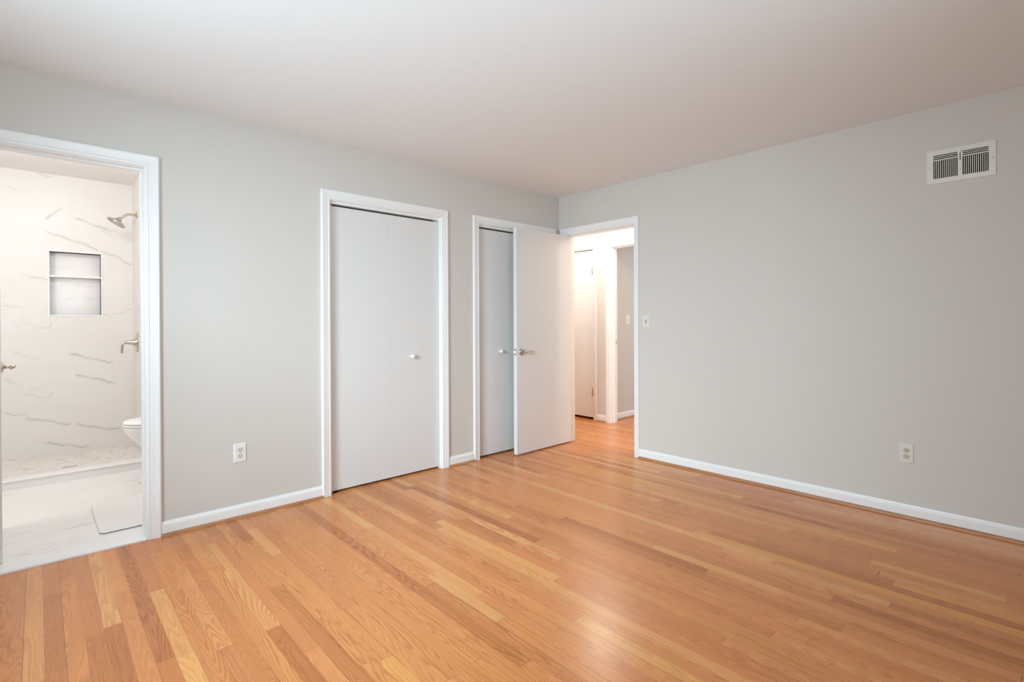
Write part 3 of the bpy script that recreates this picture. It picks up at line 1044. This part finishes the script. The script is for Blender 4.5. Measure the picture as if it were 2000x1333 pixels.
# ---------------------------------------------------------------- air vent high on the right wall
def vent():
    cy, cz = VENT
    W, Hh = .294, .188
    o = thing('air_vent', 'dusty cream metal air vent high on the right wall', 'vent', (0, cy, cz))
    y = lambda f: cy + W / 2 - f * W           # f runs from the corner side to the camera side
    z = lambda f: cz + Hh / 2 - f * Hh         # f runs from the top down
    # face plate: a grid of cells with the slots left out
    groups = ((.096, .462), (.536, .903))
    cuts_y, holes = {0.0, 1.0}, []
    for g0, g1 in groups:
        for k in range(3):
            zc = .140 + k * .052
            holes.append((g0, g1, zc, zc + .030))
        n = 13
        pitch = (g1 - g0) / (n - .42)
        for k in range(n):
            a = g0 + k * pitch
            holes.append((a, a + pitch * .62, .305, .862))
    A = sorted({0.0, 1.0, *[v for h in holes for v in h[:2]]})
    Zs = sorted({0.0, 1.0, *[v for h in holes for v in h[2:]]})
    x0, x1 = -.0055, -.004
    verts, faces, idx = [], [], {}

    def V(i, k, s):
        if (i, k, s) not in idx:
            idx[(i, k, s)] = len(verts)
            verts.append((x1 if s else x0, y(A[i]), z(Zs[k])))
        return idx[(i, k, s)]

    def solid(i, k):
        if not (0 <= i < len(A) - 1 and 0 <= k < len(Zs) - 1):
            return False
        ca, cz_ = (A[i] + A[i + 1]) / 2, (Zs[k] + Zs[k + 1]) / 2
        return not any(h[0] < ca < h[1] and h[2] < cz_ < h[3] for h in holes)
    for i in range(len(A) - 1):
        for k in range(len(Zs) - 1):
            if not solid(i, k):
                continue
            faces.append((V(i, k, 0), V(i + 1, k, 0), V(i + 1, k + 1, 0), V(i, k + 1, 0)))
            faces.append((V(i, k, 1), V(i, k + 1, 1), V(i + 1, k + 1, 1), V(i + 1, k, 1)))
            for di, dk, e0, e1 in ((-1, 0, (i, k), (i, k + 1)), (1, 0, (i + 1, k), (i + 1, k + 1)), (0, -1, (i, k), (i + 1, k)), (0, 1, (i, k + 1), (i + 1, k + 1))):
                if not solid(i + di, k + dk):
                    faces.append((V(*e0, 0), V(*e1, 0), V(*e1, 1), V(*e0, 1)))
    fp = MB().add(verts, faces)
    # returned edge all round
    b = .0025
    for f0, f1, q0, q1 in ((-.004, 0.006, -.006, 1.006), (.994, 1.004, -.006, 1.006), (0.006, .994, -.006, .006), (0.006, .994, .994, 1.006)):
        fp.box(-.0056, 0, y(f0), y(f1), z(q0), z(q1))
    fp.build('face_plate', M['vent'], o)
    # damper blades behind the slots
    dm = MB()
    for g0, g1 in groups:
        n = 6
        for k in range(n):
            f = g0 + (g1 - g0) * (k + .5) / n
            yy = y(f)
            hw = W * (g1 - g0) / n * .46
            dm.add([(.046, yy - hw, z(.30)), (.030, yy + hw, z(.30)), (.030, yy + hw, z(.90)), (.046, yy - hw, z(.90)),
                    (.0472, yy - hw, z(.30)), (.0312, yy + hw, z(.30)), (.0312, yy + hw, z(.90)), (.0472, yy - hw, z(.90))],
                   [(0, 1, 2, 3), (7, 6, 5, 4), (0, 4, 5, 1), (1, 5, 6, 2), (2, 6, 7, 3), (3, 7, 4, 0)])
    dm.build('damper', M['damper'], o)
    bx = MB()
    bx.box(.060, .062, cy - .116, cy + .116, cz - .066, cz + .066)
    for s in (-1, 1):
        bx.box(.0005, .060, cy + s * .1165, cy + s * .1155, cz - .066, cz + .066)
        bx.box(.0005, .060, cy - .116, cy + .116, cz + s * .0665, cz + s * .0655)
    bx.build('duct_box', M['slot'], o)
    # shutter lever in the middle bar, with its slot
    MB().box(-.0060, -.0052, y(.494), y(.506), z(.40), z(.18)).build('lever_slot', M['slot'], o)
    lv = MB().lathe((-.005, y(.5), z(.17)), (-1, 0, 0), [(0, .0045), (.010, .0045), (.014, .003)], 14)
    lv.box(-.014, -.006, y(.492), y(.508), z(.17), z(.09))
    lv.build('shutter_lever', M['vent'], o)
    for f in (.035, .965):
        MB().lathe((-.005, y(f), z(.5)), (-1, 0, 0), [(0, .0042), (.0015, .0040), (.0022, .0022)], 14).build('screw', M['steel'], o)
    return o


vent()

# ---------------------------------------------------------------- shower head and valve
sh = thing('rain_shower', 'nickel rain shower head on a bent arm', 'shower head', (XR, 2.115, 2.149))
fz, fy = 2.149, 2.115
MB().lathe((XR, fy, fz), (-1, 0, 0), [(0, .0275), (.004, .0275), (.008, .022), (.011, .014)], 32).build('flange', M['nickel'], sh)
arm_pts = [(XR - .002, fy, fz), (XR - .045, fy, fz + .001), (XR - .062, fy, fz - .001), (XR - .078, fy, fz - .008), (XR - .094, fy, fz - .021), (XR - .112, fy, fz - .038)]
MB().tube(arm_pts, .0105, 18).build('arm', M['nickel'], sh)
hn = Vector((-.53, 0, -.85)).normalized()
hc_ = Vector((XR - .150, fy, fz - .088))
hb = hc_ - hn * .058
MB().lathe(hb, hn, [(0, .012), (.008, .018), (.016, .019), (.024, .024), (.036, .046), (.044, .064), (.050, .0725), (.056, .0735), (.058, .072)], 48).build('spray_head', M['nickel'], sh)
q = hn.to_track_quat('Z', 'Y').to_matrix()
MB().lathe(hc_ - hn * .0005, hn, [(0, .066), (.002, .065)], 40).build('spray_face', M['steel'], sh)
nz_ = MB()
for rr, cnt in ((.016, 6), (.032, 12), (.048, 18), (.060, 24)):
    for k in range(cnt):
        an = 2 * math.pi * k / cnt
        c = hc_ + q @ Vector((rr * math.cos(an), rr * math.sin(an), 0))
        nz_.lathe(c + hn * .001, hn, [(0, .0026), (.0035, .0020)], 8)
nz_.build('nozzles', M['nozzle'], sh)

sv = thing('shower_valve', 'nickel shower valve with a drooping lever below the shower head', 'valve', (XR, 2.150, 1.026))
vy, vz = 2.150, 1.026
MB().lathe((XR, vy, vz), (-1, 0, 0), [(0, .088), (.004, .088), (.007, .084), (.009, .070)], 48).build('round_plate', M['nickel'], sv)
MB().lathe((XR - .007, vy, vz), (-1, 0, 0), [(0, .040), (.006, .038), (.020, .028), (.045, .018), (.068, .014), (.078, .0135)], 32).build('hub', M['nickel'], sv)
lv_pts = [(XR - .070, vy, vz), (XR - .088, vy, vz), (XR - .101, vy, vz - .004), (XR - .108, vy, vz - .014), (XR - .110, vy, vz - .030), (XR - .1105, vy, vz - .060), (XR - .111, vy, vz - .092)]
MB().tube(lv_pts, [.0128, .0122, .0115, .0108, .010, .0095, .0090], 18).build('lever', M['nickel'], sv)


# ---------------------------------------------------------------- toilet
def toilet():
    cy = 1.20
    o = thing('toilet', 'white toilet with closed lid in front of the shower curb', 'toilet', (-3.05, cy, .010))

    def egg(xf, xb, hw, z, n=48, p=2.2):
        xm = xf + (xb - xf) * .48
        ring = []
        for k in range(n):
            an = 2 * math.pi * k / n
            ca, sa = math.cos(an), math.sin(an)
            r = 1.0 / (abs(ca) ** p + abs(sa) ** p) ** (1 / p)
            x = xm - (xm - xf) * r * ca if ca > 0 else xm - (xb - xm) * r * ca
            ring.append((x, cy + hw * r * sa, z))
        return ring
    bowl = [egg(-3.306, -2.78, .118, .010), egg(-3.308, -2.78, .119, .030), egg(-3.298, -2.78, .115, .060), egg(-3.288, -2.78, .110, .14), egg(-3.283, -2.78, .112, .21),
            egg(-3.287, -2.78, .122, .260), egg(-3.303, -2.78, .138, .295), egg(-3.336, -2.77, .156, .330), egg(-3.368, -2.77, .170, .365), egg(-3.390, -2.76, .179, .400), egg(-3.400, -2.76, .183, .425), egg(-3.401, -2.76, .184, .436), egg(-3.396, -2.765, .180, .4395)]
    MB().loft(bowl, True, True, True).build('bowl', M['porcelain'], o)
    seat = [egg(-3.392, -2.82, .174, .4390), egg(-3.402, -2.82, .184, .4440), egg(-3.404, -2.82, .186, .4480), egg(-3.404, -2.82, .186, .4535), egg(-3.401, -2.82, .183, .4560), egg(-3.390, -2.82, .172, .4565)]
    MB().loft(seat, True, True, True).build('seat', M['seat'], o)
    lid = [egg(-3.390, -2.82, .174, .4565), egg(-3.399, -2.82, .182, .4605), egg(-3.402, -2.82, .185, .4645), egg(-3.402, -2.82, .185, .4700), egg(-3.397, -2.82, .180, .4770), egg(-3.375, -2.83, .160, .4830), egg(-3.33, -2.86, .125, .4860), egg(-3.2, -2.95, .05, .4880)]
    MB().loft(lid, True, True, True).build('lid', M['seat'], o)
    for s in (-1, 1):
        MB().lathe((-2.835, cy + s * .075, .452), (0, s, 0), [(-.02, .012), (.02, .012)], 16).build('hinge', M['seat'], o)
    tk = MB().box(-2.855, -2.645, cy - .215, cy + .215, .430, .760).build('tank', M['porcelain'], o, .022, 4)
    MB().box(-2.868, -2.640, cy - .225, cy + .225, .760, .792).build('tank_lid', M['porcelain'], tk, .010, 3)
    fh = MB().lathe((-2.855, cy - .155, .700), (-1, 0, 0), [(0, .012), (.012, .011)], 16)
    fh.tube([(-2.868, cy - .155, .700), (-2.872, cy - .12, .698), (-2.872, cy - .08, .694)], [.007, .006, .005], 12)
    fh.build('flush_lever', M['nickel'], tk)


toilet()


# ---------------------------------------------------------------- bath mat
def rug():
    x0, x1, y0, y1, r, z0, z1 = -3.602, -2.98, .225, .850, .035, .010, .021
    o = thing('bath_mat', 'white fluffy bath mat on the marble floor', 'bath mat', ((x0 + x1) / 2, (y0 + y1) / 2, z0))

    def ring(ins, z):
        pts = []
        for qx, qy, a0 in ((1, 1, 0), (-1, 1, 90), (-1, -1, 180), (1, -1, 270)):
            cx = x1 - r if qx > 0 else x0 + r
            cy_ = y1 - r if qy > 0 else y0 + r
            for k in range(9):
                an = math.radians(a0 + 11.25 * k)
                rr = r - ins
                wob = .0018 * math.sin(37 * (cx + cy_) + 5 * k)
                pts.append((cx + (rr + wob) * math.cos(an), cy_ + (rr + wob) * math.sin(an), z))
        return pts
    MB().loft([ring(.0015, z0), ring(.0015, z0 + .0035)], True, True, False).build('base_layer', M['rugbase'], o)
    MB().loft([ring(.002, z0 + .0035), ring(0, z0 + .007), ring(.001, z1 - .003), ring(.005, z1 - .0005), ring(.012, z1)], False, True, True).build('pile', M['rug'], o)


rug()
